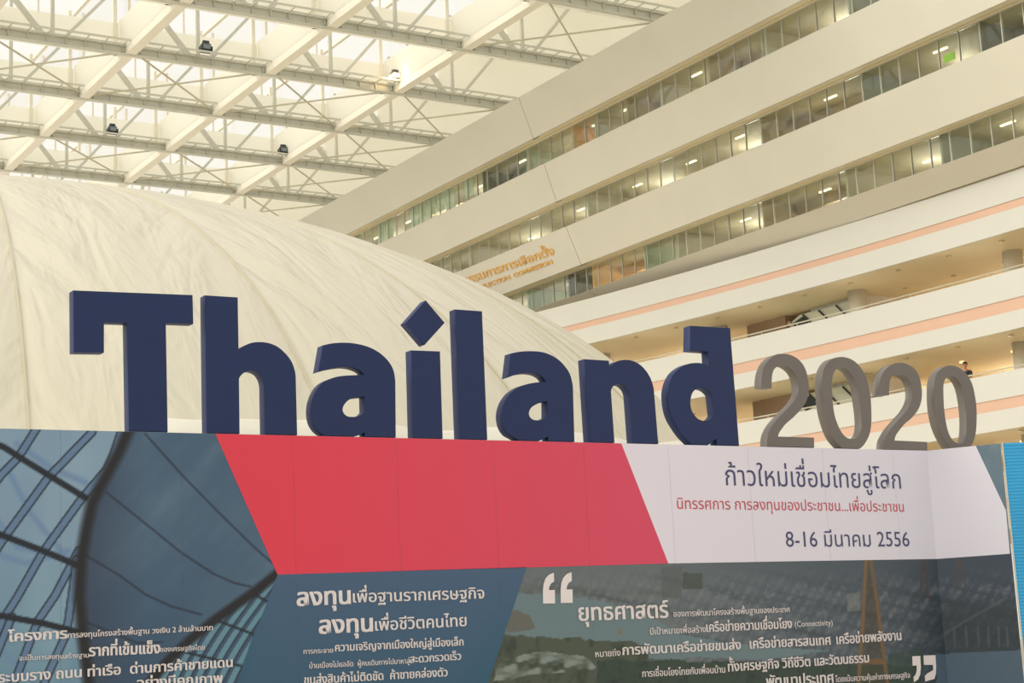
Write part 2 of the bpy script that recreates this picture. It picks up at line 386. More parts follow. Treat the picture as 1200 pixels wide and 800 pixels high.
# ------------------------------------------------------------------ gold sign on the fascia
_gcache = {}
_tc = bpy.data.curves.new('glyph_source', 'FONT'); _tc.resolution_u = 3
_to = bpy.data.objects.new('glyph_source', _tc); _ts = bpy.data.scenes.new('glyph_source'); _ts.collection.objects.link(_to); _vl = _ts.view_layers[0]
def _mesh(s):
    _tc.body = s
    _vl.update(); _dg = _vl.depsgraph
    me = bpy.data.meshes.new_from_object(_to.evaluated_get(_dg))
    r = ([(v.co.x, v.co.y) for v in me.vertices], [tuple(p.vertices) for p in me.polygons]); bpy.data.meshes.remove(me); return r
def glyph(ch, weight):
    k = (ch, weight)
    if k not in _gcache:
        _tc.offset = 0
        base = max(x for x, y in _mesh('HH')[0]); adv = max(x for x, y in _mesh('H' + ch + 'H')[0]) - base
        if ch == ' ': _gcache[k] = ([], [], adv)
        else:
            _tc.offset = weight; v, f = _mesh(ch); _gcache[k] = (v, f, adv)
    return _gcache[k]
UPV = set('ิีึืั็ํ'); TONE = set('่้๊๋์')
def layout(s, weight):
    V = []; F = []; x = 0; prev = ''
    for i, ch in enumerate(s):
        v, f, adv = glyph(ch, weight)
        dy = 0; dx = 0
        if ch in TONE:
            if prev and prev in UPV: dy = .19
            elif i + 1 < len(s) and s[i + 1] == 'ำ': dy = .19
        base = next((c for c in reversed(s[:i]) if c not in UPV and c not in TONE), '')
        if (ch in UPV or ch in TONE) and base in 'ปฝฟ' and base: dx = -.13
        k = len(V); V += [(a + x + dx, c + dy) for a, c in v]; F += [tuple(k + j for j in q) for q in f]
        x += adv; prev = ch
    return V, F, x
def place_text(s, p0, p1, hpx, to3d, material, parent, weight=.012, xh=.558, thick=0.0, name='lettering'):
    """p0,p1 pixel ends of the base line; to3d maps a pixel to (s,z) and (s,z)->point"""
    inv, fwd = to3d
    bold = weight if not thick else 0
    V, F, wd = layout(s, 0 if not thick else weight)
    a = np.array(inv(*p0)); e = np.array(inv(*p1)); h = np.array(inv(p0[0], p0[1] - hpx)); U = (h[1] - a[1]) / xh
    d = (e - a) / (wd - .1)
    vs = [fwd(a[0] + d[0] * (x - .05), a[1] + d[1] * (x - .05) + U * y, 0) for x, y in V]
    if thick:
        n = len(vs); vs2 = [fwd(a[0] + d[0] * (x - .05), a[1] + d[1] * (x - .05) + U * y, -thick) for x, y in V]
        bm = bmesh.new(); bv = [bm.verts.new(p) for p in vs2]
        for f in F:
            try: bm.faces.new([bv[j] for j in f])
            except ValueError: pass
        r = bmesh.ops.extrude_face_region(bm, geom=list(bm.faces))
        nv = [q for q in r['geom'] if isinstance(q, bmesh.types.BMVert)]
        dv = Vector(fwd(0, 0, 0)) - Vector(fwd(0, 0, -thick)); bmesh.ops.translate(bm, verts=nv, vec=dv)
        bmesh.ops.recalc_face_normals(bm, faces=bm.faces)
        me = bpy.data.meshes.new(name); bm.to_mesh(me); bm.free(); o = link(name, me, material)
    else:
        if True:
            vs = []; F0 = F; F = []; n0 = len(V)
            for q, (bx_, by_) in enumerate(((0, 0),) if not bold else ((-bold, -.5 * bold), (bold, -.5 * bold), (-bold, .5 * bold), (bold, .5 * bold))):
                # every facet gets its own hair's-breadth level, glyph strokes may overlap
                for fi, f in enumerate(F0):
                    F.append(tuple(range(len(vs), len(vs) + len(f))))
                    for j in f:
                        x, y = V[j]; vs.append(fwd(a[0] + d[0] * (x + bx_ - .05), a[1] + d[1] * (x - .05) + U * (y + by_), .0012 * q + .00012 * (fi % 9)))
        me = bpy.data.meshes.new(name); me.from_pydata(vs, [], F); me.update(); o = link(name, me, material)
    o.parent = parent; o.location = -parent.location
    return o
# fascia 3 plane: slanted, parametrised by (y, z)
pe, pf = np.array([X_['E'], 0, Z_['E']]), np.array([X_['F'], 0, Z_['F']]); dn = (pf - pe)
nrm = np.array([dn[2], 0, -dn[0]]); nrm /= np.linalg.norm(nrm)
if nrm[0] > 0: nrm = -nrm
def f_inv(px, py):
    d = ray(px, py); t = ((pe - CAM) @ nrm) / (d @ nrm); P = CAM + d * t; return (-P[1], P[2])
def f_fwd(s, z, off):
    t = (z - pe[2]) / (pf[2] - pe[2]); x = pe[0] + t * (pf[0] - pe[0]); P = np.array([x, -s, z]) + nrm * (.05 + off); return tuple(P)
M_gold = mat('gold_lettering', (216, 168, 84), .4)
sg = empty('building_sign', tuple(f_fwd(*f_inv(600, 318), 0)))
place_text('คณะกรรมการการเลือกตั้ง', (523, 340.5), (650.5, 297.5), 7.6, (f_inv, f_fwd), M_gold, sg, .02, thick=.06)
place_text('ELECTION', (566.5, 338), (598.8, 326.4), 5.2, (f_inv, f_fwd), M_gold, sg, .02, .69, thick=.06)
place_text('COMMISSION', (603.2, 324.8), (648.5, 308.5), 5.2, (f_inv, f_fwd), M_gold, sg, .02, .69, thick=.06)
tag(sg, 'gold lettering in Thai and English mounted on the cream facade band above the dome', 'sign')

# ------------------------------------------------------------------ white inflated dome
DC = Vector((10.76, 44.72, 0)); DA, DZ, DCZ = 21.11, 11.87, 1.38
M_dome = mat('white_tent_fabric', (218, 210, 187), .4, spec=.4)
nt = M_dome.node_tree; b = nt.nodes['Principled BSDF']; tc = nt.nodes.new('ShaderNodeTexCoord')
prevb = None
for sc_, st, dist, det in ((.4, .5, .5, 3), (.75, .3, .2, 3), (2.4, .22, .06, 4)):
    mp = nt.nodes.new('ShaderNodeMapping'); mp.inputs['Scale'].default_value = (1.9, .55, 1)
    n = nt.nodes.new('ShaderNodeTexNoise'); n.inputs['Scale'].default_value = sc_; n.inputs['Detail'].default_value = det; n.inputs['Distortion'].default_value = .8
    if sc_ > 1: n.noise_type = 'RIDGED_MULTIFRACTAL'
    bp = nt.nodes.new('ShaderNodeBump'); bp.inputs['Strength'].default_value = st; bp.inputs['Distance'].default_value = dist
    nt.links.new(tc.outputs['UV'], mp.inputs[0]); nt.links.new(mp.outputs[0], n.inputs['Vector']); nt.links.new(n.outputs[0], bp.inputs['Height'])
    if prevb: nt.links.new(prevb.outputs[0], bp.inputs['Normal'])
    prevb = bp
nt.links.new(prevb.outputs[0], b.inputs['Normal'])
M_seam = mat('seam_tape', (206, 197, 170), .5)
dome = empty('inflated_dome', tuple(DC))
NG = 26; g0 = math.radians(-86.7)
gore = MB(); NS, NT = 10, 40; step = 2 * math.pi / NG
th0 = math.asin(max(-1, -DCZ / DZ))
for j in range(NT + 1):
    th = th0 + (math.pi / 2 - th0) * j / NT
    for i in range(NS + 1):
        f_ = i / NS; ph = step * f_
        r = DA * math.cos(th); bulge = 1 + .008 * (1 - abs(2 * f_ - 1) ** 2.6) - .0045
        gore.v.append((r * math.cos(ph) * bulge, r * math.sin(ph) * bulge, DCZ + DZ * math.sin(th)))
for j in range(NT):
    for i in range(NS):
        k = j * (NS + 1) + i; gore.f.append((k, k + 1, k + NS + 2, k + NS + 1))
gme = None
for g in range(NG):
    if gme is None:
        o = gore.build('fabric_gore', M_dome, dome, True, fix=False); gme = o.data
        uv = gme.uv_layers.new(name='UVMap'); co = [0.0] * (2 * len(gme.loops))
        for l in gme.loops:
            i_ = l.vertex_index; row, cl_ = divmod(i_, NS + 1); v_ = gore.v[i_]
            co[2 * l.index] = (cl_ / NS - .5) * step * math.hypot(v_[0], v_[1]) + 40; co[2 * l.index + 1] = 24.0 * row / NT + 10
        uv.data.foreach_set('uv', co)
        sm = MB()
        for j in range(NT):
            a_, b__ = gore.v[j * (NS + 1)], gore.v[(j + 1) * (NS + 1)]
            sm.bar(a_, b__, .035, .05)
        so_ = sm.build('seam', M_seam, dome); smm = so_.data
    else:
        o = link('fabric_gore', gme, None, dome); so_ = link('seam', smm, None, dome)
    so_.rotation_euler = (0, 0, g0 + g * step)
    o.rotation_euler = (0, 0, g0 + g * step)
# puffy skirt around the foot, with an uneven soft top
sk = MB(); NP = 220; prof = []
for i in range(NP):
    ph = 2 * math.pi * i / NP; deg = (math.degrees(ph) + 180) % 360 - 180
    h = 4.98 + .05 * math.sin(ph * 31) + .04 * math.sin(ph * 57 + 1)
    if deg < -96.4 or deg > 60: h -= min(.65, abs((-96.4 - deg if deg < -96.4 else 3)) * .2)
    if -96.8 < deg < -95.5: h += .12
    for a, dz in ((1.45, 0), (1.5, h - .8), (1.42, h - .35), (1.15, h - .08), (.8, h), (.3, h - .1), (-.6, h - .5)):
        r = DA + a; sk.v.append((r * math.cos(ph), r * math.sin(ph), dz))
for i in range(NP):
    for j in range(6):
        a = i * 7 + j; c = ((i + 1) % NP) * 7 + j; sk.f.append((a, c, c + 1, a + 1))
sk.build('fabric_skirt', mat('skirt_fabric', (226, 220, 202), .45, 0, 1, .5, 1.6), dome, True)
tag(dome, 'huge cream white inflated fabric dome standing behind the blue letters', 'dome')

# ------------------------------------------------------------------ exhibition backdrop (printed board)
ZT = 3.262; XF = 12.338; ANG = math.radians(-62); D2 = np.array([math.cos(ANG), math.sin(ANG)]); L2 = .73
N2 = np.array([D2[1], -D2[0]])
if N2[0] > 0: N2 = -N2
def b_inv(px, py):
    if px <= 1086.2:
        P = onplane(px, py, 1, 12.0); return (min(P[0], XF), P[2])
    d = ray(px, py); n = np.array([-D2[1], D2[0]]); t = ((np.array([XF, 12.0]) - CAM[:2]) @ n) / (d[:2] @ n); P = CAM + d * t
    return (XF + float((P[:2] - np.array([XF, 12.0])) @ D2), P[2])
def b_fwd(s, z, off):
    if s <= XF: return (s, 12.0 - off, z)
    q = np.array([XF, 12.0]) + D2 * (s - XF) + N2 * off
    return (q[0], q[1], z)
board = empty('exhibition_backdrop', (7.5, 12.1, 0))
tag(board, 'long printed exhibition backdrop board with red, white and blue graphics under the letters', 'display board')
M_sub = mat('board_edge', (196, 190, 184), .6)
M_print = bpy.data.materials.new('vinyl_print'); M_print.use_nodes = True; nt = M_print.node_tree; b = nt.nodes['Principled BSDF']
at = nt.nodes.new('ShaderNodeVertexColor'); at.layer_name = 'ink'; nt.links.new(at.outputs[0], b.inputs['Base Color'])
b.inputs['Roughness'].default_value = .42; b.inputs['Specular IOR Level'].default_value = .35
nz = nt.nodes.new('ShaderNodeTexNoise'); nz.inputs['Scale'].default_value = 2.2; tcc = nt.nodes.new('ShaderNodeTexCoord'); bpn = nt.nodes.new('ShaderNodeBump'); bpn.inputs['Strength'].default_value = .25; bpn.inputs['Distance'].default_value = .02
nt.links.new(tcc.outputs['Object'], nz.inputs['Vector']); nt.links.new(nz.outputs[0], bpn.inputs['Height']); nt.links.new(bpn.outputs[0], b.inputs['Normal'])

# --- painter of the two printed pictures (works on arrays of picture coordinates)
def vnoise(x, y, seed=0):
    xi = np.floor(x).astype(np.int64); yi = np.floor(y).astype(np.int64); fx = x - xi; fy = y - yi
    fx = fx * fx * (3 - 2 * fx); fy = fy * fy * (3 - 2 * fy)
    def h(a, b_): return (((a * 374761393 + b_ * 668265263 + seed * 982451653) ^ ((a * 1274126177 + b_ * 97) >> 13)) & 0xffff) / 65535.0
    return (h(xi, yi) * (1 - fx) + h(xi + 1, yi) * fx) * (1 - fy) + (h(xi, yi + 1) * (1 - fx) + h(xi + 1, yi + 1) * fx) * fy
def fbm(x, y, s, o=4, seed=0):
    r = 0; a = .5
    for i in range(o): r = r + a * vnoise(x / s, y / s, seed + i); a *= .5; s = s / 2
    return r
def dpoly(X, Y, pts):
    D = np.full(X.shape, 1e9)
    for (ax, ay), (bx, by) in zip(pts[:-1], pts[1:]):
        dx, dy = bx - ax, by - ay; t = np.clip(((X - ax) * dx + (Y - ay) * dy) / (dx * dx + dy * dy), 0, 1)
        D = np.minimum(D, np.hypot(X - ax - t * dx, Y - ay - t * dy))
    return D
def inside(X, Y, pts):
    r = np.zeros(X.shape, bool); n = len(pts)
    for i in range(n):
        x1, y1 = pts[i]; x2, y2 = pts[(i + 1) % n]
        if y1 == y2: continue
        c = ((y1 > Y) != (y2 > Y)) & (X < (x2 - x1) * (Y - y1) / (y2 - y1) + x1); r ^= c
    return r
def mixc(Cc, m_, rgb):
    m_ = np.clip(m_, 0, 1)[:, None]; return Cc * (1 - m_) + np.array(rgb, float) * m_
def stroke(Cc, X, Y, pts, wd, rgb, soft=1.0):
    return mixc(Cc, (wd / 2 + soft / 2 - dpoly(X, Y, pts)) / soft, rgb)
RING = [(152, 500), (140, 528), (124, 558), (108, 588), (101, 620), (95, 655), (93, 700), (97, 745), (104, 800), (108, 900)]
def paint_left(X, Y):
    C0 = np.zeros((len(X), 3)); n = fbm(X + .6 * Y, Y, 42, 4, 3)[:]
    C0[:] = (68, 92, 116); C0 = mixc(C0, (n - .45) * 1.6, (92, 116, 136)); C0 = mixc(C0, (Y - 640) / 260, (48, 74, 98))
    C0 = mixc(C0, (170 - X) / 60 * .7, (52, 64, 84))
    for pts in ([(170, 508), (212, 555), (256, 600), (300, 643), (320, 660)], [(125, 577), (175, 617), (212, 647), (250, 672), (275, 683), (294, 687)],
                [(100, 650), (140, 674), (170, 696), (200, 710), (236, 720)], [(90, 724), (124, 738), (160, 753), (190, 752)]):
        C0 = stroke(C0, X, Y, pts, 2.0, (34, 42, 54), 1.4)
    # glazed part on the left
    gl = inside(X, Y, [(-80, 480)] + RING + [(-80, 900)])
    G = np.zeros((len(X), 3)); G[:] = (122, 148, 170); G = mixc(G, (Y - 600) / 200, (104, 138, 158)); G = mixc(G, fbm(X, Y, 60, 3, 9) * 1.2 - .5, (146, 172, 186))
    for pts in ([(10, 552), (35, 600), (75, 650)], [(20, 520), (60, 548), (100, 565)], [(-30, 640), (30, 660), (80, 645)], [(0, 760), (40, 800)], [(-10, 600), (20, 640), (80, 655)]):
        G = stroke(G, X, Y, pts, 6, (104, 132, 166), 6)
    mul = [[(-30, 600), (0, 558), (22, 535), (44, 500)], [(-20, 668), (5, 630), (56, 560), (108, 506)], [(-14, 762), (6, 722), (20, 700), (50, 647), (95, 585), (125, 550), (132, 535), (142, 506)],
           [(8, 818), (22, 786), (44, 728), (65, 697), (92, 645)], [(44, 818), (58, 786), (78, 742), (84, 700), (90, 655)], [(-20, 806), (-4, 766), (14, 722)]]
    for pts in mul:
        G = stroke(G, X, Y, pts, 10.5, (26, 34, 44), 1.2)
        G = stroke(G, X, Y, pts, 7.0, (94, 120, 150), 1.2)
    for pts in ([(-40, 505), (5, 524), (30, 540), (100, 583)], [(-40, 612), (0, 626), (50, 645), (90, 662)], [(-40, 715), (0, 721), (50, 730), (90, 740)]):
        G = stroke(G, X, Y, pts, 7.5, (28, 34, 42), 1.4)
    C0 = np.where(gl[:, None], G, C0)
    C0 = stroke(C0, X, Y, RING, 13, (30, 30, 34), 8)
    # lower right glazed strip
    ARC = [(330, 668), (300, 692), (252, 726), (222, 750), (196, 775), (165, 812), (120, 880)]
    st = inside(X, Y, [(330, 668), (300, 692), (252, 726), (222, 750), (196, 775), (165, 812), (150, 900), (340, 900)])
    u = (X - 320) + (Y - 677) * .56 + 14 * np.sin((Y - 677) / 60.0)
    ph = (u / 13.5) % 1.0
    T = np.zeros((len(X), 3)); T[:] = (58, 80, 104)
    T = mixc(T, np.clip((.30 - np.abs(ph - .3)) * 14, 0, 1), (96, 136, 152)); T = mixc(T, np.clip((.07 - np.abs(ph - .66)) * 22, 0, 1), (26, 36, 48))
    for pts in ([(294, 694), (314, 705)], [(252, 726), (300, 744)], [(218, 764), (286, 781)], [(195, 800), (290, 812)]): T = stroke(T, X, Y, pts, 3, (28, 36, 46), 1.2)
    C0 = np.where(st[:, None], T, C0)
    C0 = stroke(C0, X, Y, ARC, 11, (30, 30, 34), 5)
    return C0
def paint_city(X, Y):
    C0 = np.zeros((len(X), 3)); C0[:] = (100, 107, 110); C0 = mixc(C0, (X - 760) / 420, (54, 64, 78))
    t = vnoise(X / 2.4, Y / 1.6, 5) * .6 + vnoise(X / 6, Y / 2.6, 6) * .6
    C0 = mixc(C0, (t - .55) * 1.1 * np.clip((Y - 664) / 30, 0, 1), (126, 130, 130)); C0 = mixc(C0, (.5 - t) * .9 * np.clip((Y - 664) / 30, 0, 1), (44, 52, 52))
    C0 = mixc(C0, (6 - np.abs(Y - 690 - (X - 620) * .03)) / 8 * (X < 780) * .5, (84, 84, 78))
    river = [(590, 694), (650, 696), (700, 702), (740, 714), (775, 728), (800, 742), (850, 752), (900, 757), (975, 762), (900, 772), (820, 770), (760, 772), (700, 764), (640, 752), (585, 740)]
    n = fbm(X, Y, 14, 3, 21)
    C0 = mixc(C0, inside(X + 3 * n, Y + 4 * n - 2, river) * .95, (104, 124, 128))
    tr = (Y > 744 + (X - 600) * .06 + 14 * n - 7 + np.clip(X - 700, 0, 400) * .04) & (X < 760)
    C0 = mixc(C0, tr * 1.0, (74, 82, 68)); C0 = mixc(C0, tr * np.clip(fbm(X, Y, 7, 3, 33) * 3 - 1.4, 0, 1), (44, 52, 44))
    rf = inside(X + 8 * n, Y + 6 * n, [(590, 776), (640, 766), (690, 772), (705, 786), (640, 792), (580, 800)])
    C0 = mixc(C0, rf * np.clip(vnoise(X / 7, Y / 2.2, 41) * 1.6 - .3, 0, 1), (128, 138, 132))
    tr2 = (Y > 768 + 10 * n + (X - 720) * .02) & (X >= 700) & (X < 1080)
    C0 = mixc(C0, tr2 * .95, (52, 66, 54)); C0 = mixc(C0, tr2 * np.clip(fbm(X, Y, 6, 3, 63) * 3 - 1.5, 0, 1), (30, 42, 38))
    C0 = mixc(C0, inside(X + 4 * n, Y + 4 * n, [(596, 722), (606, 716), (622, 722), (630, 738), (596, 744)]) * .6, (96, 84, 70))
    C0 = mixc(C0, inside(X, Y, [(775, 664), (799, 663), (799, 700), (775, 700)]) * .5, (80, 84, 80)); C0 = mixc(C0, inside(X, Y, [(800, 671), (823, 671), (823, 690), (800, 690)]) * .75, (66, 74, 66))
    C0 = mixc(C0, inside(X, Y, [(993, 694), (1008, 694), (1008, 716), (993, 716)]) * .5, (126, 126, 118))
    C0 = mixc(C0, inside(X, Y, [(725, 738), (729, 735), (729, 742), (724, 744)]) * .8, (120, 106, 76))
    # dark far right with a pale elevated road and river
    C0 = mixc(C0, np.clip((X - 1060) / 60, 0, 1) * np.clip((Y - 690) / 30, 0, 1) * .75, (40, 50, 56))
    C0 = mixc(C0, inside(X + 4 * n, Y + 3 * n, [(1098, 768), (1200, 762), (1210, 820), (1085, 840), (1100, 795)]) * .85, (78, 98, 116))
    C0 = stroke(C0, X, Y, [(1035, 790), (1080, 760), (1130, 728), (1180, 700)], 2.4, (70, 80, 84), 2.5)
    for px in (1118, 1132, 1146, 1158, 1170, 1180): C0 = stroke(C0, X, Y, [(px, 735), (px + 1, 757)], 2, (72, 82, 86), 2)
    C0 = mixc(C0, inside(X, Y, [(1040, 768), (1082, 758), (1080, 820), (1045, 830)]) * .6, (44, 66, 54))
    # bridge pylons
    C0 = mixc(C0, inside(X, Y, [(1014, 655), (1022, 655), (1040, 800), (1046, 900), (1000, 900), (1004, 800)]) * .55, (70, 62, 44))
    C0 = stroke(C0, X, Y, [(1015, 655), (1011, 730), (1006, 800), (1002, 880)], 4.2, (116, 90, 62), 2)
    C0 = stroke(C0, X, Y, [(1020, 655), (1027, 700), (1036, 770), (1044, 830)], 4.2, (112, 86, 58), 2)
    C0 = mixc(C0, inside(X, Y, [(1009, 772), (1034, 772), (1036, 778), (1009, 778)]) * .8, (120, 88, 52))
    C0 = stroke(C0, X, Y, [(1081, 655), (1079, 700)], 2.4, (78, 68, 64), 1.8); C0 = stroke(C0, X, Y, [(1083, 655), (1088, 700)], 2.4, (78, 68, 64), 1.8)
    C0 = stroke(C0, X, Y, [(1123, 652), (1120, 690)], 2.2, (76, 68, 66), 1.8); C0 = stroke(C0, X, Y, [(1124, 652), (1132, 690)], 2.2, (76, 68, 66), 1.8)
    for px, py in ((1047, 756), (1060, 740), (1074, 726)): C0 = stroke(C0, X, Y, [(1019, 665), (px, py)], .8, (88, 84, 78), 1)
    return C0
def paint(Pp):
    X, Y = Pp[:, 0], Pp[:, 1]
    C0 = paint_city(X, Y); L_ = X < 340
    if L_.any(): C0[L_] = paint_left(X[L_], Y[L_])
    tri = (Y < 648) & (X > 1130)
    C0[tri] = np.array((96, 116, 128)) + (fbm(X[tri], Y[tri], 12, 3, 2)[:, None] - .5) * 20
    C0 = np.clip(C0, 0, 255) / 255
    return np.where(C0 <= .04045, C0 / 12.92, ((C0 + .055) / 1.055) ** 2.4)
def polyS(pts): return [b_inv(*p) for p in pts]
RED = polyS([(250.8, 505), (722.3, 505), (783, 660), (325, 673)])
TEAL = polyS([(325, 673), (617, 664.3), (572, 800), (535, 915), (240, 915), (278, 800), (284, 780), (296, 746), (308, 718), (318, 692)])
s7, z7 = b_inv(727, 517)
WHITE = [b_inv(727, 517)] + [b_inv(783, 660), b_inv(940, 657.2), (XF, b_inv(1086, 655)[1])] + [(XF + .0001, b_inv(1086, 655)[1])] + [b_inv(1183.5, 648.6), b_inv(1179, 598), b_inv(1143, 521), b_inv(1143, 515)] + [(XF, 3.4)] + [b_inv(722.3, 505)]
def clip(poly, s0, s1, z0=0.02, z1=ZT - .001):
    for ax, val, sg_ in ((0, s0, 1), (0, s1, -1), (1, z0, 1), (1, z1, -1)):
        out = []
        for i in range(len(poly)):
            p, q = poly[i - 1], poly[i]; a = (p[ax] - val) * sg_ >= 0; c = (q[ax] - val) * sg_ >= 0
            if a != c:
                t = (val - p[ax]) / (q[ax] - p[ax]); out.append((p[0] + t * (q[0] - p[0]), p[1] + t * (q[1] - p[1])))
            if c: out.append(q)
        poly = out
        if len(poly) < 3: return []
    return poly
def flatcol(kind, s, z):
    if kind == 'red': a, c, t = (220, 58, 76), (212, 72, 98), (s - 5) / 4
    elif kind == 'white': a, c, t = (224, 216, 226), (214, 210, 220), (s - 9) / 3.5
    else: a, c, t = (68, 92, 120), (40, 86, 108), (2.2 - z) / 1.1
    t = min(1, max(0, t)); return (*lin([a[i] * (1 - t) + c[i] * t for i in range(3)]), 1)
seams = [1.80, 2.716, 3.631, 4.546, 5.461, 6.376, 7.291, 8.206, 9.121, 10.036, 10.951, 11.866, XF, XF + L2]
CELL = .0105
for pi, (s0, s1) in enumerate(zip(seams[:-1], seams[1:])):
    g = .0008
    a = s0 + (g if pi else 0); c = s1 - g
    if abs(s1 - XF) < 1e-6: c = s1
    if abs(s0 - XF) < 1e-6: a = s0
    # substrate
    mb = MB(); q = []
    for s_ in (a, c):
        ss = s_ + (1e-6 if s0 >= XF else 0)
        q.append([b_fwd(ss, 0, 0), b_fwd(ss, ZT, 0), b_fwd(ss, ZT, -.3 if s0 < XF else -.02), b_fwd(ss, 0, -.3 if s0 < XF else -.02)])
    k = len(mb.v); mb.v += q[0] + q[1]
    mb.f += [(0, 1, 5, 4), (1, 2, 6, 5), (2, 3, 7, 6), (3, 0, 4, 7), (0, 3, 2, 1), (4, 5, 6, 7)]
    pan = mb.build('panel', M_sub); pan.parent = board; pan.location = -board.location
    # printed sheet: picture grid + flat fields
    V = []; F = []; colr = []
    vis_lo = .9
    eps = 1e-6 if s0 >= XF else 0
    ns = max(2, int((c - a) / CELL)) if s0 > 2.6 else 6
    zs = np.concatenate([np.linspace(.02, vis_lo, 5)[:-1], np.linspace(vis_lo, ZT - .001, int((ZT - vis_lo) / CELL))])
    ss = np.linspace(a, c, ns + 1)
    if s0 < XF: pts3 = np.array([[x, 11.9985, z] for z in zs for x in ss])
    else:
        pts3 = np.array([b_fwd(x + eps, z, .0015) for z in zs for x in ss])
    d = pts3 - CAM; zz = d @ FW; PX = np.stack([600 + FPX * (d @ RT) / zz, 400 - FPX * (d @ UP) / zz], 1)
    # skip grid faces wholly under the flat fields
    cols = paint(PX)
    SS = np.tile(ss, len(zs)); ZZ = np.repeat(zs, len(ss))
    cov = np.zeros(len(SS), bool)
    for poly in (RED, TEAL, WHITE): cov |= inside(SS, ZZ, poly)
    W_ = ns + 1
    for j in range(len(zs) - 1):
        for i in range(ns):
            k = j * W_ + i
            if cov[k] and cov[k + 1] and cov[k + W_] and cov[k + W_ + 1]: continue
            F.append((k, k + 1, k + W_ + 1, k + W_))
    V = [tuple(p) for p in pts3]; colr = [(*c_, 1) for c_ in cols]
    for kind, poly in (('red', RED), ('teal', TEAL), ('white', WHITE)):
        cp = clip(poly, a, c)
        if cp:
            k = len(V)
            for s_, z_ in cp:
                V.append(b_fwd(s_ + (eps if s0 >= XF else 0), z_, .003) if not (s0 < XF and s_ > XF) else b_fwd(XF, z_, .003)); colr.append(flatcol(kind, s_, z_))
            F.append(tuple(range(k, k + len(cp))))
    me = bpy.data.meshes.new('print_sheet'); me.from_pydata(V, [], F)
    ca = me.color_attributes.new('ink', 'FLOAT_COLOR', 'POINT'); ca.data.foreach_set('color', np.array(colr, dtype=np.float32).ravel())
    used = np.zeros(len(V), bool)
    for f in F: used[list(f)] = True
    bm = bmesh.new(); bm.from_mesh(me); bm.verts.ensure_lookup_table()
    bmesh.ops.delete(bm, geom=[bm.verts[i] for i in np.where(~used)[0]], context='VERTS'); bm.to_mesh(me); bm.free()
    o = link('print_sheet', me, M_print, pan)
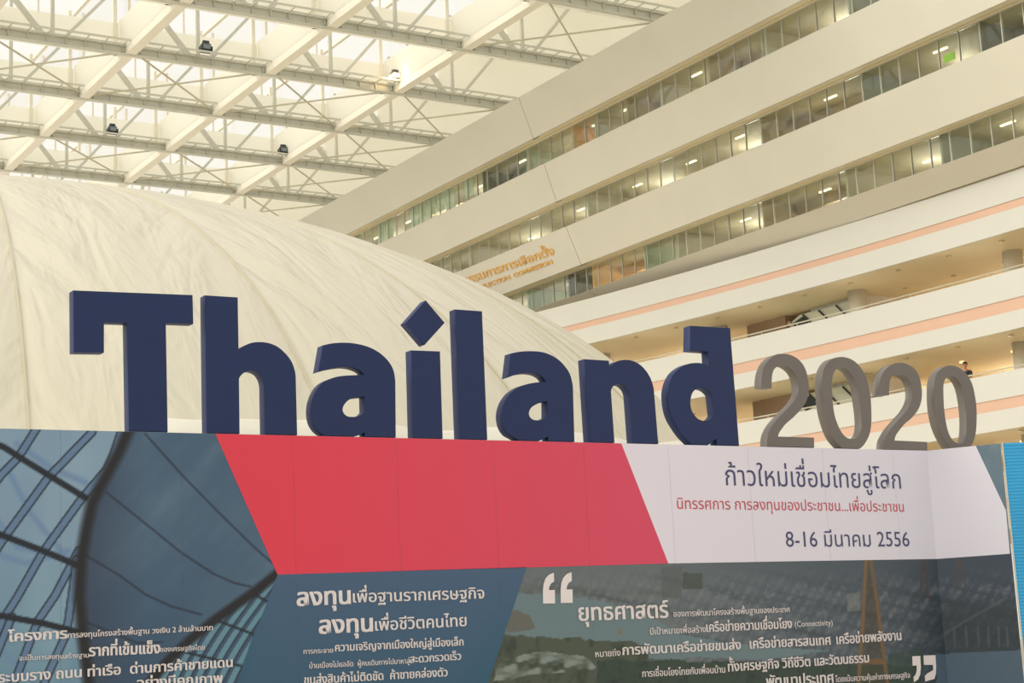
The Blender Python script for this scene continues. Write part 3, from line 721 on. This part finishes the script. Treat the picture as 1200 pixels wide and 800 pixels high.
# lettering printed on the board
MT_navy = mat('navy_ink', (66, 66, 106), .5); MT_red = mat('red_ink', (196, 62, 78), .5); MT_wh = mat('white_ink', (226, 216, 214), .5)
def t_fwd(s, z, off): return b_fwd(s, z, .0055 + off)
BM = (b_inv, t_fwd)
T = [
 ('ก้าวใหม่เชื่อมไทยสู่โลก', (850, 568.5), (1056.5, 572.5), 18.5, MT_navy, .0),
 ('นิทรรศการ การลงทุนของประชาชน...เพื่อประชาชน', (793, 596), (1059.6, 599.5), 10.2, MT_red, .0),
 ('8-16 มีนาคม 2556', (921.5, 640.5), (1065.5, 640), 14.6, MT_navy, .0),
 ('โครงการ', (10, 751.6), (78, 747.6), 9.4, MT_wh, .03),
 ('การลงทุนโครงสร้างพื้นฐาน วงเงิน 2 ล้านล้านบาท', (79, 747.4), (249, 738.2), 5.2, MT_wh, .015),
 ('จะเป็นการลงทุนสร้างฐาน', (22, 773.8), (104, 770), 4.5, MT_wh, .01),
 ('รากที่เข้มแข็ง', (104.5, 768.6), (187, 765), 10.2, MT_wh, .03),
 ('ของเศรษฐกิจไทย', (187.5, 763.6), (239.5, 761), 4.5, MT_wh, .01),
 ('ระบบราง ถนน ท่าเรือ  ด่านการค้าชายแดน', (-2, 799.5), (272.5, 781), 9.4, MT_wh, .025),
 ('อย่างมีคุณภาพ', (160, 806), (260, 800), 9.4, MT_wh, .025),
 ('ลงทุน', (348, 709.8), (411, 707), 16, MT_wh, .028),
 ('เพื่อฐานรากเศรษฐกิจ', (412.5, 705.8), (567, 701), 10.8, MT_wh, .014),
 ('ลงทุน', (374, 742.3), (437, 739.3), 16, MT_wh, .028),
 ('เพื่อชีวิตคนไทย', (438.5, 738.8), (546.6, 733.2), 11, MT_wh, .014),
 ('การกระจาย', (355, 766), (390, 764.4), 4.6, MT_wh, .01),
 ('ความเจริญจากเมืองใหญ่สู่เมืองเล็ก', (392, 763), (542.8, 756), 7.4, MT_wh, .02),
 ('บ้านเมืองไม่แออัด  ผู้คนเดินทางไปมาหาสู่', (362, 783), (479.6, 777), 5, MT_wh, .01),
 ('สะดวกรวดเร็ว', (480, 776.6), (539.8, 772.6), 7.2, MT_wh, .02),
 ('ขนส่งสินค้าไม่ติดขัด  ค้าขายคล่องตัว', (356, 801.5), (524, 792), 8, MT_wh, .02),
 ('ยุทธศาสตร์', (677.6, 727.2), (782.2, 723.4), 15.6, MT_wh, .02),
 ('ของการพัฒนาโครงสร้างพื้นฐานของประเทศ', (788.6, 722.6), (925, 717), 5.5, MT_wh, .01),
 ('มีเป้าหมายเพื่อสร้าง', (761, 743.6), (826.5, 740.4), 6, MT_wh, .01),
 ('เครือข่ายความเชื่อมโยง', (827, 740.2), (927.5, 735.6), 8.6, MT_wh, .022),
 ('(Connectivity)', (931, 734.4), (975.5, 732.2), 6.6, MT_wh, .0),
 ('หมายถึง', (697, 769.8), (726.5, 768), 6, MT_wh, .01),
 ('การพัฒนาเครือข่ายขนส่ง', (729, 767.2), (867.5, 760.4), 9, MT_wh, .022),
 ('เครือข่ายสารสนเทศ', (878, 759.8), (973, 755), 9, MT_wh, .022),
 ('เครือข่ายพลังงาน', (979.5, 754.6), (1056, 749.6), 9, MT_wh, .022),
 ('การเชื่อมโยงไทยกับเพื่อนบ้าน', (752, 793), (849.5, 787.8), 6.4, MT_wh, .015),
 ('ทั้งเศรษฐกิจ วิถีชีวิต และวัฒนธรรม', (852.5, 786.6), (1018, 775.6), 9, MT_wh, .022),
 ('พัฒนาประเทศ', (898, 804.5), (976.5, 799.5), 10, MT_wh, .022),
 ('โดยเน้นความคุ้มค่าทางเศรษฐกิจ', (979, 799), (1066, 794), 5.4, MT_wh, .01),
]
for s, p0, p1, h, mt, wt in T:
    xh = .558 if s[0] != '(' else .69
    place_text(s, p0, p1, h, BM, mt, board, wt, xh)
# the big quotation marks
def quote(pts, n):
    bm = bmesh.new(); raw = [b_inv(*p) for p in pts]
    for lo_, hi_, e_ in ((0, XF, 0), (XF, 20, 1e-6)):
        cp = clip(raw, lo_, hi_)
        if cp:
            f = bm.faces.new([bm.verts.new(t_fwd(min(p[0], XF) if not e_ else p[0] + e_, p[1], 0)) for p in cp]); f.normal_update(); bmesh.ops.triangulate(bm, faces=[f])
    me = bpy.data.meshes.new(n); bm.to_mesh(me); bm.free(); o = link(n, me, MT_wh); o.parent = board; o.location = -board.location
Q = [(180, 285), (250, 284), (249, 205), (214, 206), (217, 186), (226, 168), (245, 156), (243, 104), (214, 116), (194, 138), (183, 170), (179, 205)]
for ox, oy in ((0, 0), (103.5, -3.5)): quote([(600 + (x + ox) / 5, 650 + (y + oy) / 5) for x, y in Q], 'quotation_mark')
Q2 = [(1074, 475), (1112, 473), (1115, 525), (1112, 560), (1102, 583), (1082, 597), (1080, 572), (1090, 560), (1095, 542), (1095, 518), (1076, 519)]
for ox, oy in ((0, 0), (53, -4)): quote([(800 + (x + ox) / 4, 650 + (y + oy) / 4) for x, y in Q2], 'quotation_mark')

# teal ribbed end panel
bx, by = b_fwd(XF + L2 + .012, 0, 0)[:2]; a3 = math.radians(-29); e3 = np.array([math.cos(a3), math.sin(a3)]); n3 = np.array([e3[1], -e3[0]])
tp = empty('teal_side_panel', (bx, by, 0))
M_teal = mat('teal_ribbed_sheet', (48, 158, 208), .35, .04, 3)
mb = MB(); zz = 0.0; pr = []
LL = 2.2
def P3(s, off, z): q = e3 * s + n3 * off; return (q[0], q[1], z)
prof = []
z = 0.0
while z < ZT - .02:
    prof += [(0.0, z), (.006, z + .008), (.006, z + .018), (0.0, z + .026)]; z += .032
prof = [(0.0, 0.0)] + prof[1:] + [(0.0, ZT)]
k = 0
for s_ in (.012, LL):
    for off, z in prof: mb.v.append(P3(s_, off, z))
n = len(prof)
for i in range(n - 1): mb.f.append((i, i + 1, n + i + 1, n + i))
mb.build('ribbed_sheet', M_teal, tp)
mb = MB(); mb.v += [P3(0.05, -.002, 0), P3(LL, -.002, 0), P3(LL, -.03, 0), P3(0.05, -.03, 0), P3(0.05, -.002, ZT), P3(LL, -.002, ZT), P3(LL, -.03, ZT), P3(0.05, -.03, ZT)]
mb.f += [(0, 3, 2, 1), (4, 5, 6, 7), (0, 1, 5, 4), (1, 2, 6, 5), (2, 3, 7, 6), (3, 0, 4, 7)]
mb.build('backing', M_sub, tp)
mb = MB(); mb.v += [P3(0, .008, 0), P3(.012, .008, 0), P3(.012, -.004, 0), P3(0, -.004, 0), P3(0, .008, ZT + .005), P3(.012, .008, ZT + .005), P3(.012, -.004, ZT + .005), P3(0, -.004, ZT + .005)]
mb.f += [(0, 3, 2, 1), (4, 5, 6, 7), (0, 1, 5, 4), (1, 2, 6, 5), (2, 3, 7, 6), (3, 0, 4, 7)]
mb.build('corner_trim', M_rail, tp)
tag(tp, 'bright teal blue ribbed panel at the far right end of the backdrop', 'panel')

# ------------------------------------------------------------------ big free-standing letters on top of the board
M_navy = mat('navy_foam_letter', (23, 39, 82), .5, .05, 6, .06, 60, spec=.35)
M_grey = mat('grey_foam_digit', (104, 96, 88), .42, .05, 6, .06, 60, spec=.6)
TH = .10
def smooth_contour(P, closed=True, ang=38, sub=5):
    n = len(P); P = [np.array(p, float) for p in P]; cor = []
    for i in range(n):
        a = P[i] - P[i - 1]; b_ = P[(i + 1) % n] - P[i]
        d = abs(math.degrees(math.atan2(a[0] * b_[1] - a[1] * b_[0], a @ b_))); cor.append(d > ang)
    out = []
    for i in range(n):
        p0, p1, p2, p3 = P[i - 1], P[i], P[(i + 1) % n], P[(i + 2) % n]
        out.append(p1); L = np.linalg.norm(p2 - p1)
        if cor[i] and cor[(i + 1) % n]: continue
        m1 = (p2 - p0) / (np.linalg.norm(p2 - p0) + 1e-9) * L; m2 = (p3 - p1) / (np.linalg.norm(p3 - p1) + 1e-9) * L
        if cor[i]: m1 = (p2 - p1) * 1.0 if not cor[(i + 1) % n] else m1; m1 = 2 * (p2 - p1) - m2 if cor[i] else m1; m1 = m1 * .5 + (p2 - p1) * .5
        if cor[(i + 1) % n]: m2 = (2 * (p2 - p1) - m1) * .5 + (p2 - p1) * .5
        # long straight runs stay straight
        if L > 150: m1 = m2 = (p2 - p1)
        for s_ in range(1, sub):
            t = s_ / sub; h = (2 * t**3 - 3 * t**2 + 1) * p1 + (t**3 - 2 * t**2 + t) * m1 + (-2 * t**3 + 3 * t**2) * p2 + (t**3 - t**2) * m2
            out.append(h)
    return out
def extruded(name, contours, org, sc, material, parent, front=12.01, th=TH, lo=ZT + .005, base_clip=True):
    cu = bpy.data.curves.new(name, 'CURVE'); cu.dimensions = '2D'; cu.fill_mode = 'BOTH'; cu.extrude = th / 2 - .003; cu.bevel_depth = .003; cu.bevel_resolution = 1; cu.offset = -.003
    for P in contours:
        P = smooth_contour(P); pts = []
        for x, y in P:
            q = onplane(org[0] + x / sc, org[1] + y / sc, 1, front); pts.append((q[0], max(q[2], lo)))
        sp = cu.splines.new('POLY'); sp.points.add(len(pts) - 1)
        for i, (u, v) in enumerate(pts): sp.points[i].co = (u, v, 0, 1)
        sp.use_cyclic_u = True
    o = bpy.data.objects.new(name, cu); COL.objects.link(o); bpy.context.view_layer.update()
    me = bpy.data.meshes.new_from_object(o.evaluated_get(bpy.context.evaluated_depsgraph_get())); bpy.data.objects.remove(o)
    me.transform(Matrix.Rotation(math.pi / 2, 4, 'X'))       # lies in xz now
    me.transform(Matrix.Translation((0, front + th / 2, 0)))
    me.materials.clear(); me.shade_smooth(); me.set_sharp_from_angle(angle=math.radians(25))
    return me
def letter(name, contours, org, sc, material, label, group, extra=None):
    me = extruded(name, contours, org, sc, material, None)
    xs_ = [v.co.x for v in me.vertices]; cx = (min(xs_) + max(xs_)) / 2
    if extra is None:
        me.transform(Matrix.Translation((-cx, -12.06, -ZT))); o = link(name, me, material); o.location = (cx, 12.06, ZT)
    else:
        o = empty(name, (cx, 12.06, ZT)); me.transform(Matrix.Translation((-cx, -12.06, -ZT))); link('stem', me, material, o)
        for nm, cc, og, s_ in extra:
            m2 = extruded(nm, cc, og, s_, material, None); m2.transform(Matrix.Translation((-cx, -12.06, -ZT))); link(nm, m2, material, o)
    tag(o, label, 'letter' if 'digit' not in name else 'number', group)
G1 = 'dark blue letters along the top of the board'; G2 = 'grey digits along the top of the board'
o5 = (60, 320)
letter('letter', [[(103, 80), (663, 102), (667, 237), (538, 232), (547, 765), (364, 765), (355, 233), (248, 229), (248, 372), (105, 370)]], o5, 4, M_navy, 'dark blue capital T at the left end of the board, with a hooked left arm', G1)
letter('letter', [[(720, 103), (875, 113), (879, 358), (905, 340), (940, 326), (978, 322), (1020, 327), (1060, 343), (1095, 372), (1122, 405), (1138, 440), (1147, 485), (1154, 765), (1002, 765), (998, 530), (990, 495), (975, 472), (958, 461), (935, 456), (915, 461), (895, 474), (881, 497), (884, 765), (729, 765)]], o5, 4, M_navy, 'dark blue letter h standing just right of the capital T', G1)
o6 = (340, 330)
letter('letter', [[(153, 298), (200, 288), (255, 285), (310, 290), (365, 304), (410, 326), (445, 354), (470, 384), (485, 415), (492, 450), (494, 480), (496, 735), (350, 735), (350, 706), (320, 720), (270, 733), (190, 733), (145, 710), (118, 682), (103, 647), (98, 605), (103, 560), (120, 515), (145, 480), (180, 458), (230, 443), (290, 438), (347, 437), (338, 424), (320, 412), (290, 402), (255, 398), (215, 402), (170, 411), (131, 423)],
    [(348, 538), (318, 541), (290, 546), (268, 560), (252, 580), (247, 600), (254, 618), (270, 630), (292, 633), (318, 630), (338, 620), (350, 607)]], o6, 4, M_navy, 'dark blue letter a between the h and the dotted i', G1)
letter('letter', [[(567, 321), (703, 326), (716, 740), (578, 740)]], o6, 4, M_navy, 'dark blue letter i with a diamond-shaped dot floating over its stem', G1,
    extra=[('diamond_dot', [[(636, 87), (725, 192), (631, 296), (542, 193)]], o6, 4)])
letter('letter', [[(773, 129), (900, 138), (925, 740), (796, 740)]], o6, 4, M_navy, 'tall plain dark blue letter l right of the diamond dot', G1)
o7 = (570, 370)
letter('letter', [[(142, 220), (200, 209), (265, 206), (330, 212), (385, 232), (430, 262), (465, 300), (490, 340), (503, 385), (508, 420), (517, 740), (362, 740), (362, 705), (340, 718), (290, 740), (215, 740), (165, 713), (130, 692), (105, 657), (92, 612), (90, 570), (98, 530), (115, 490), (145, 450), (185, 420), (230, 402), (290, 390), (350, 386), (330, 358), (300, 341), (260, 333), (215, 335), (170, 345), (125, 362)],
    [(357, 500), (318, 508), (285, 522), (262, 540), (250, 568), (255, 590), (272, 606), (300, 611), (330, 606), (358, 592)]], o7, 5, M_navy, 'second dark blue letter a, between the tall l and the n', G1)
letter('letter', [[(573, 253), (718, 262), (721, 297), (745, 278), (775, 263), (815, 257), (860, 264), (900, 285), (935, 320), (960, 360), (975, 400), (983, 440), (1008, 750), (861, 750), (840, 470), (832, 438), (818, 418), (795, 402), (770, 400), (750, 408), (737, 422), (731, 445), (752, 750), (606, 750)]], o7, 5, M_navy, 'dark blue letter n right before the final d', G1)
o8 = (700, 380); k8 = 5.333
letter('letter', [[(580, 8), (830, 22), (887, 760), (748, 760), (745, 716), (715, 736), (690, 760), (600, 760), (575, 734), (535, 692), (500, 642), (470, 590), (452, 540), (442, 480), (440, 425), (447, 380), (462, 338), (487, 298), (522, 268), (560, 249), (600, 241), (640, 241), (670, 248), (697, 264), (691, 171), (577, 163)],
    [(583, 480), (590, 440), (605, 415), (628, 400), (655, 398), (690, 412), (716, 438), (730, 565), (715, 585), (695, 597), (665, 602), (635, 592), (610, 570), (592, 540), (584, 510)]], o8, k8, M_navy, 'dark blue letter d with a flagged top, last of the blue letters', G1)
o9 = (860, 390)
letter('digit', [[(128, 256), (130, 205), (142, 160), (165, 125), (195, 103), (225, 97), (260, 101), (295, 117), (325, 148), (343, 190), (351, 240), (349, 290), (338, 325), (315, 358), (280, 395), (245, 425), (225, 450), (212, 470), (208, 485), (376, 490), (378, 545), (155, 545), (157, 490), (168, 455), (190, 420), (230, 375), (270, 335), (295, 300), (302, 265), (298, 225), (285, 190), (262, 165), (235, 152), (210, 155), (190, 170), (180, 200), (178, 259)]], o9, 4, M_grey, 'grey number 2 standing right next to the blue letter d', G2)
letter('digit', [[(412, 240), (416, 190), (432, 150), (455, 125), (490, 113), (525, 114), (560, 128), (590, 155), (612, 190), (628, 230), (640, 290), (645, 360), (645, 420), (638, 470), (620, 510), (597, 538), (560, 552), (520, 547), (488, 520), (462, 485), (440, 430), (424, 370), (415, 300)],
    [(460, 240), (465, 200), (478, 172), (500, 163), (525, 168), (548, 190), (565, 220), (578, 260), (588, 320), (597, 390), (598, 440), (590, 475), (575, 492), (555, 497), (530, 490), (508, 468), (488, 430), (472, 380), (463, 310)]], o9, 4, M_grey, 'larger grey zero between the two grey twos', G2)
letter('digit', [[(683, 291), (684, 245), (692, 205), (712, 172), (740, 150), (770, 142), (805, 145), (838, 162), (862, 192), (876, 235), (881, 280), (876, 325), (862, 360), (835, 395), (800, 425), (775, 455), (758, 480), (752, 505), (905, 512), (907, 566), (702, 566), (704, 515), (715, 485), (740, 445), (775, 405), (810, 365), (832, 325), (838, 290), (835, 250), (823, 220), (800, 198), (775, 190), (752, 195), (735, 210), (728, 240), (727, 291)]], o9, 4, M_grey, 'second grey number 2, between the two zeros', G2)
letter('digit', [[(937, 270), (940, 225), (955, 185), (980, 162), (1010, 152), (1045, 157), (1075, 175), (1100, 205), (1118, 240), (1130, 290), (1138, 350), (1138, 430), (1132, 480), (1118, 520), (1095, 550), (1062, 558), (1030, 552), (1005, 530), (980, 490), (962, 450), (948, 400), (939, 340)],
    [(983, 280), (984, 240), (992, 215), (1005, 203), (1025, 203), (1045, 215), (1062, 240), (1075, 280), (1085, 340), (1090, 400), (1090, 455), (1085, 495), (1078, 512), (1062, 519), (1045, 515), (1025, 500), (1008, 470), (995, 420), (986, 350)]], o9, 4, M_grey, 'rightmost grey zero, last of the big characters, below the person on the gallery', G2)

# ------------------------------------------------------------------ person at the gallery rail
def skinned(name, joints, edges, radii, material, parent, root=0, sub=2):
    me = bpy.data.meshes.new(name); me.from_pydata(joints, edges, []); o = bpy.data.objects.new(name, me); COL.objects.link(o)
    md = o.modifiers.new('skin', 'SKIN'); md.use_smooth_shade = True
    for i, r in enumerate(radii):
        rr = r if isinstance(r, tuple) else (r, r); me.skin_vertices[0].data[i].radius = rr; me.skin_vertices[0].data[i].use_root = (i == root)
    ms = o.modifiers.new('sub', 'SUBSURF'); ms.levels = sub; ms.render_levels = sub
    bpy.context.view_layer.update()
    r = bpy.data.meshes.new_from_object(o.evaluated_get(bpy.context.evaluated_depsgraph_get())); bpy.data.objects.remove(o)
    r.name = name; r.materials.clear(); return link(name, r, material, parent)
per = empty('person', (55.62, 51.35, 10.72)); per.rotation_euler = (0, 0, math.radians(215)); per.scale = (1.1, 1.1, 1.1)
M_skin = mat('skin', (176, 120, 92), .55); M_shirt = mat('dark_shirt', (44, 44, 54), .8); M_hair = mat('dark_hair', (34, 26, 22), .7); M_trs = mat('dark_trousers', (50, 50, 58), .8)
# faces local +x; rotated to look out over the atrium (towards -x)
J = [(0, 0, .92), (0, 0, 1.10), (.01, 0, 1.28), (.02, 0, 1.41), (.03, 0, 1.48), (.05, 0, 1.565), (.055, 0, 1.66), (.05, 0, 1.73),
     (.02, .17, 1.40), (.06, .23, 1.18), (.26, .20, 1.10), (.34, .18, 1.10), (.02, -.17, 1.40), (.06, -.23, 1.18), (.26, -.20, 1.10), (.34, -.18, 1.10),
     (0, .09, .84), (.01, .10, .48), (0, .10, .08), (.14, .11, .04), (0, -.09, .84), (.01, -.10, .48), (0, -.10, .08), (.14, -.11, .04)]
Eg = [(0, 1), (1, 2), (2, 3), (3, 4), (4, 5), (5, 6), (6, 7), (3, 8), (8, 9), (9, 10), (10, 11), (3, 12), (12, 13), (13, 14), (14, 15), (0, 16), (16, 17), (17, 18), (18, 19), (0, 20), (20, 21), (21, 22), (22, 23)]
Rd = [(.14, .12), (.13, .11), (.16, .12), (.12, .09), .055, .08, .098, .06, .065, .048, .036, .03, .065, .048, .036, .03, .085, .06, .045, .035, .085, .06, .045, .035]
body = skinned('body', J, Eg, Rd, M_skin, per)
# clothing shells: same skeleton, slightly thicker
skinned('shirt', [J[i] for i in (0, 1, 2, 3, 8, 9, 12, 13)], [(0, 1), (1, 2), (2, 3), (3, 4), (4, 5), (3, 6), (6, 7)], [(.16, .14), (.15, .13), (.18, .14), (.13, .10), .08, .064, .08, .064], M_shirt, per)
skinned('trousers', [J[i] for i in (0, 16, 17, 18, 20, 21, 22)], [(0, 1), (1, 2), (2, 3), (0, 4), (4, 5), (5, 6)], [(.15, .13), .1, .075, .06, .1, .075, .06], M_trs, per)
bm = bmesh.new(); bmesh.ops.create_uvsphere(bm, u_segments=16, v_segments=10, radius=.115)
for v in bm.verts:
    v.co = Vector((v.co.x * 1.02 + .035, v.co.y * .92, v.co.z * 1.05 + 1.68))
bmesh.ops.delete(bm, geom=[v for v in bm.verts if v.co.x > .07 and v.co.z < 1.70 or v.co.z < 1.60], context='VERTS')
me = bpy.data.meshes.new('hair'); bm.to_mesh(me); bm.free(); me.shade_smooth(); link('hair', me, M_hair, per)
f = MB().bar((.145, 0, 1.66), (.175, 0, 1.615), .026, .03).build('nose', M_skin, per)
for sy in (-1, 1): MB().box((.128, sy * .033 - .012, 1.655), (.155, sy * .033 + .012, 1.67)).build('eye', M_hair, per)
for sy in (-1, 1): MB().box((.03, sy * .088 - .01, 1.62), (.06, sy * .088 + .01, 1.68)).build('ear', M_skin, per)
MB().box((.125, -.025, 1.578), (.145, .025, 1.588)).build('mouth', mat('lips', (140, 80, 70), .5), per)
tag(per, 'dark-haired person in a dark top looking over the gallery handrail above the last zero', 'person')
bpy.data.objects.remove(_to); bpy.data.scenes.remove(_ts)
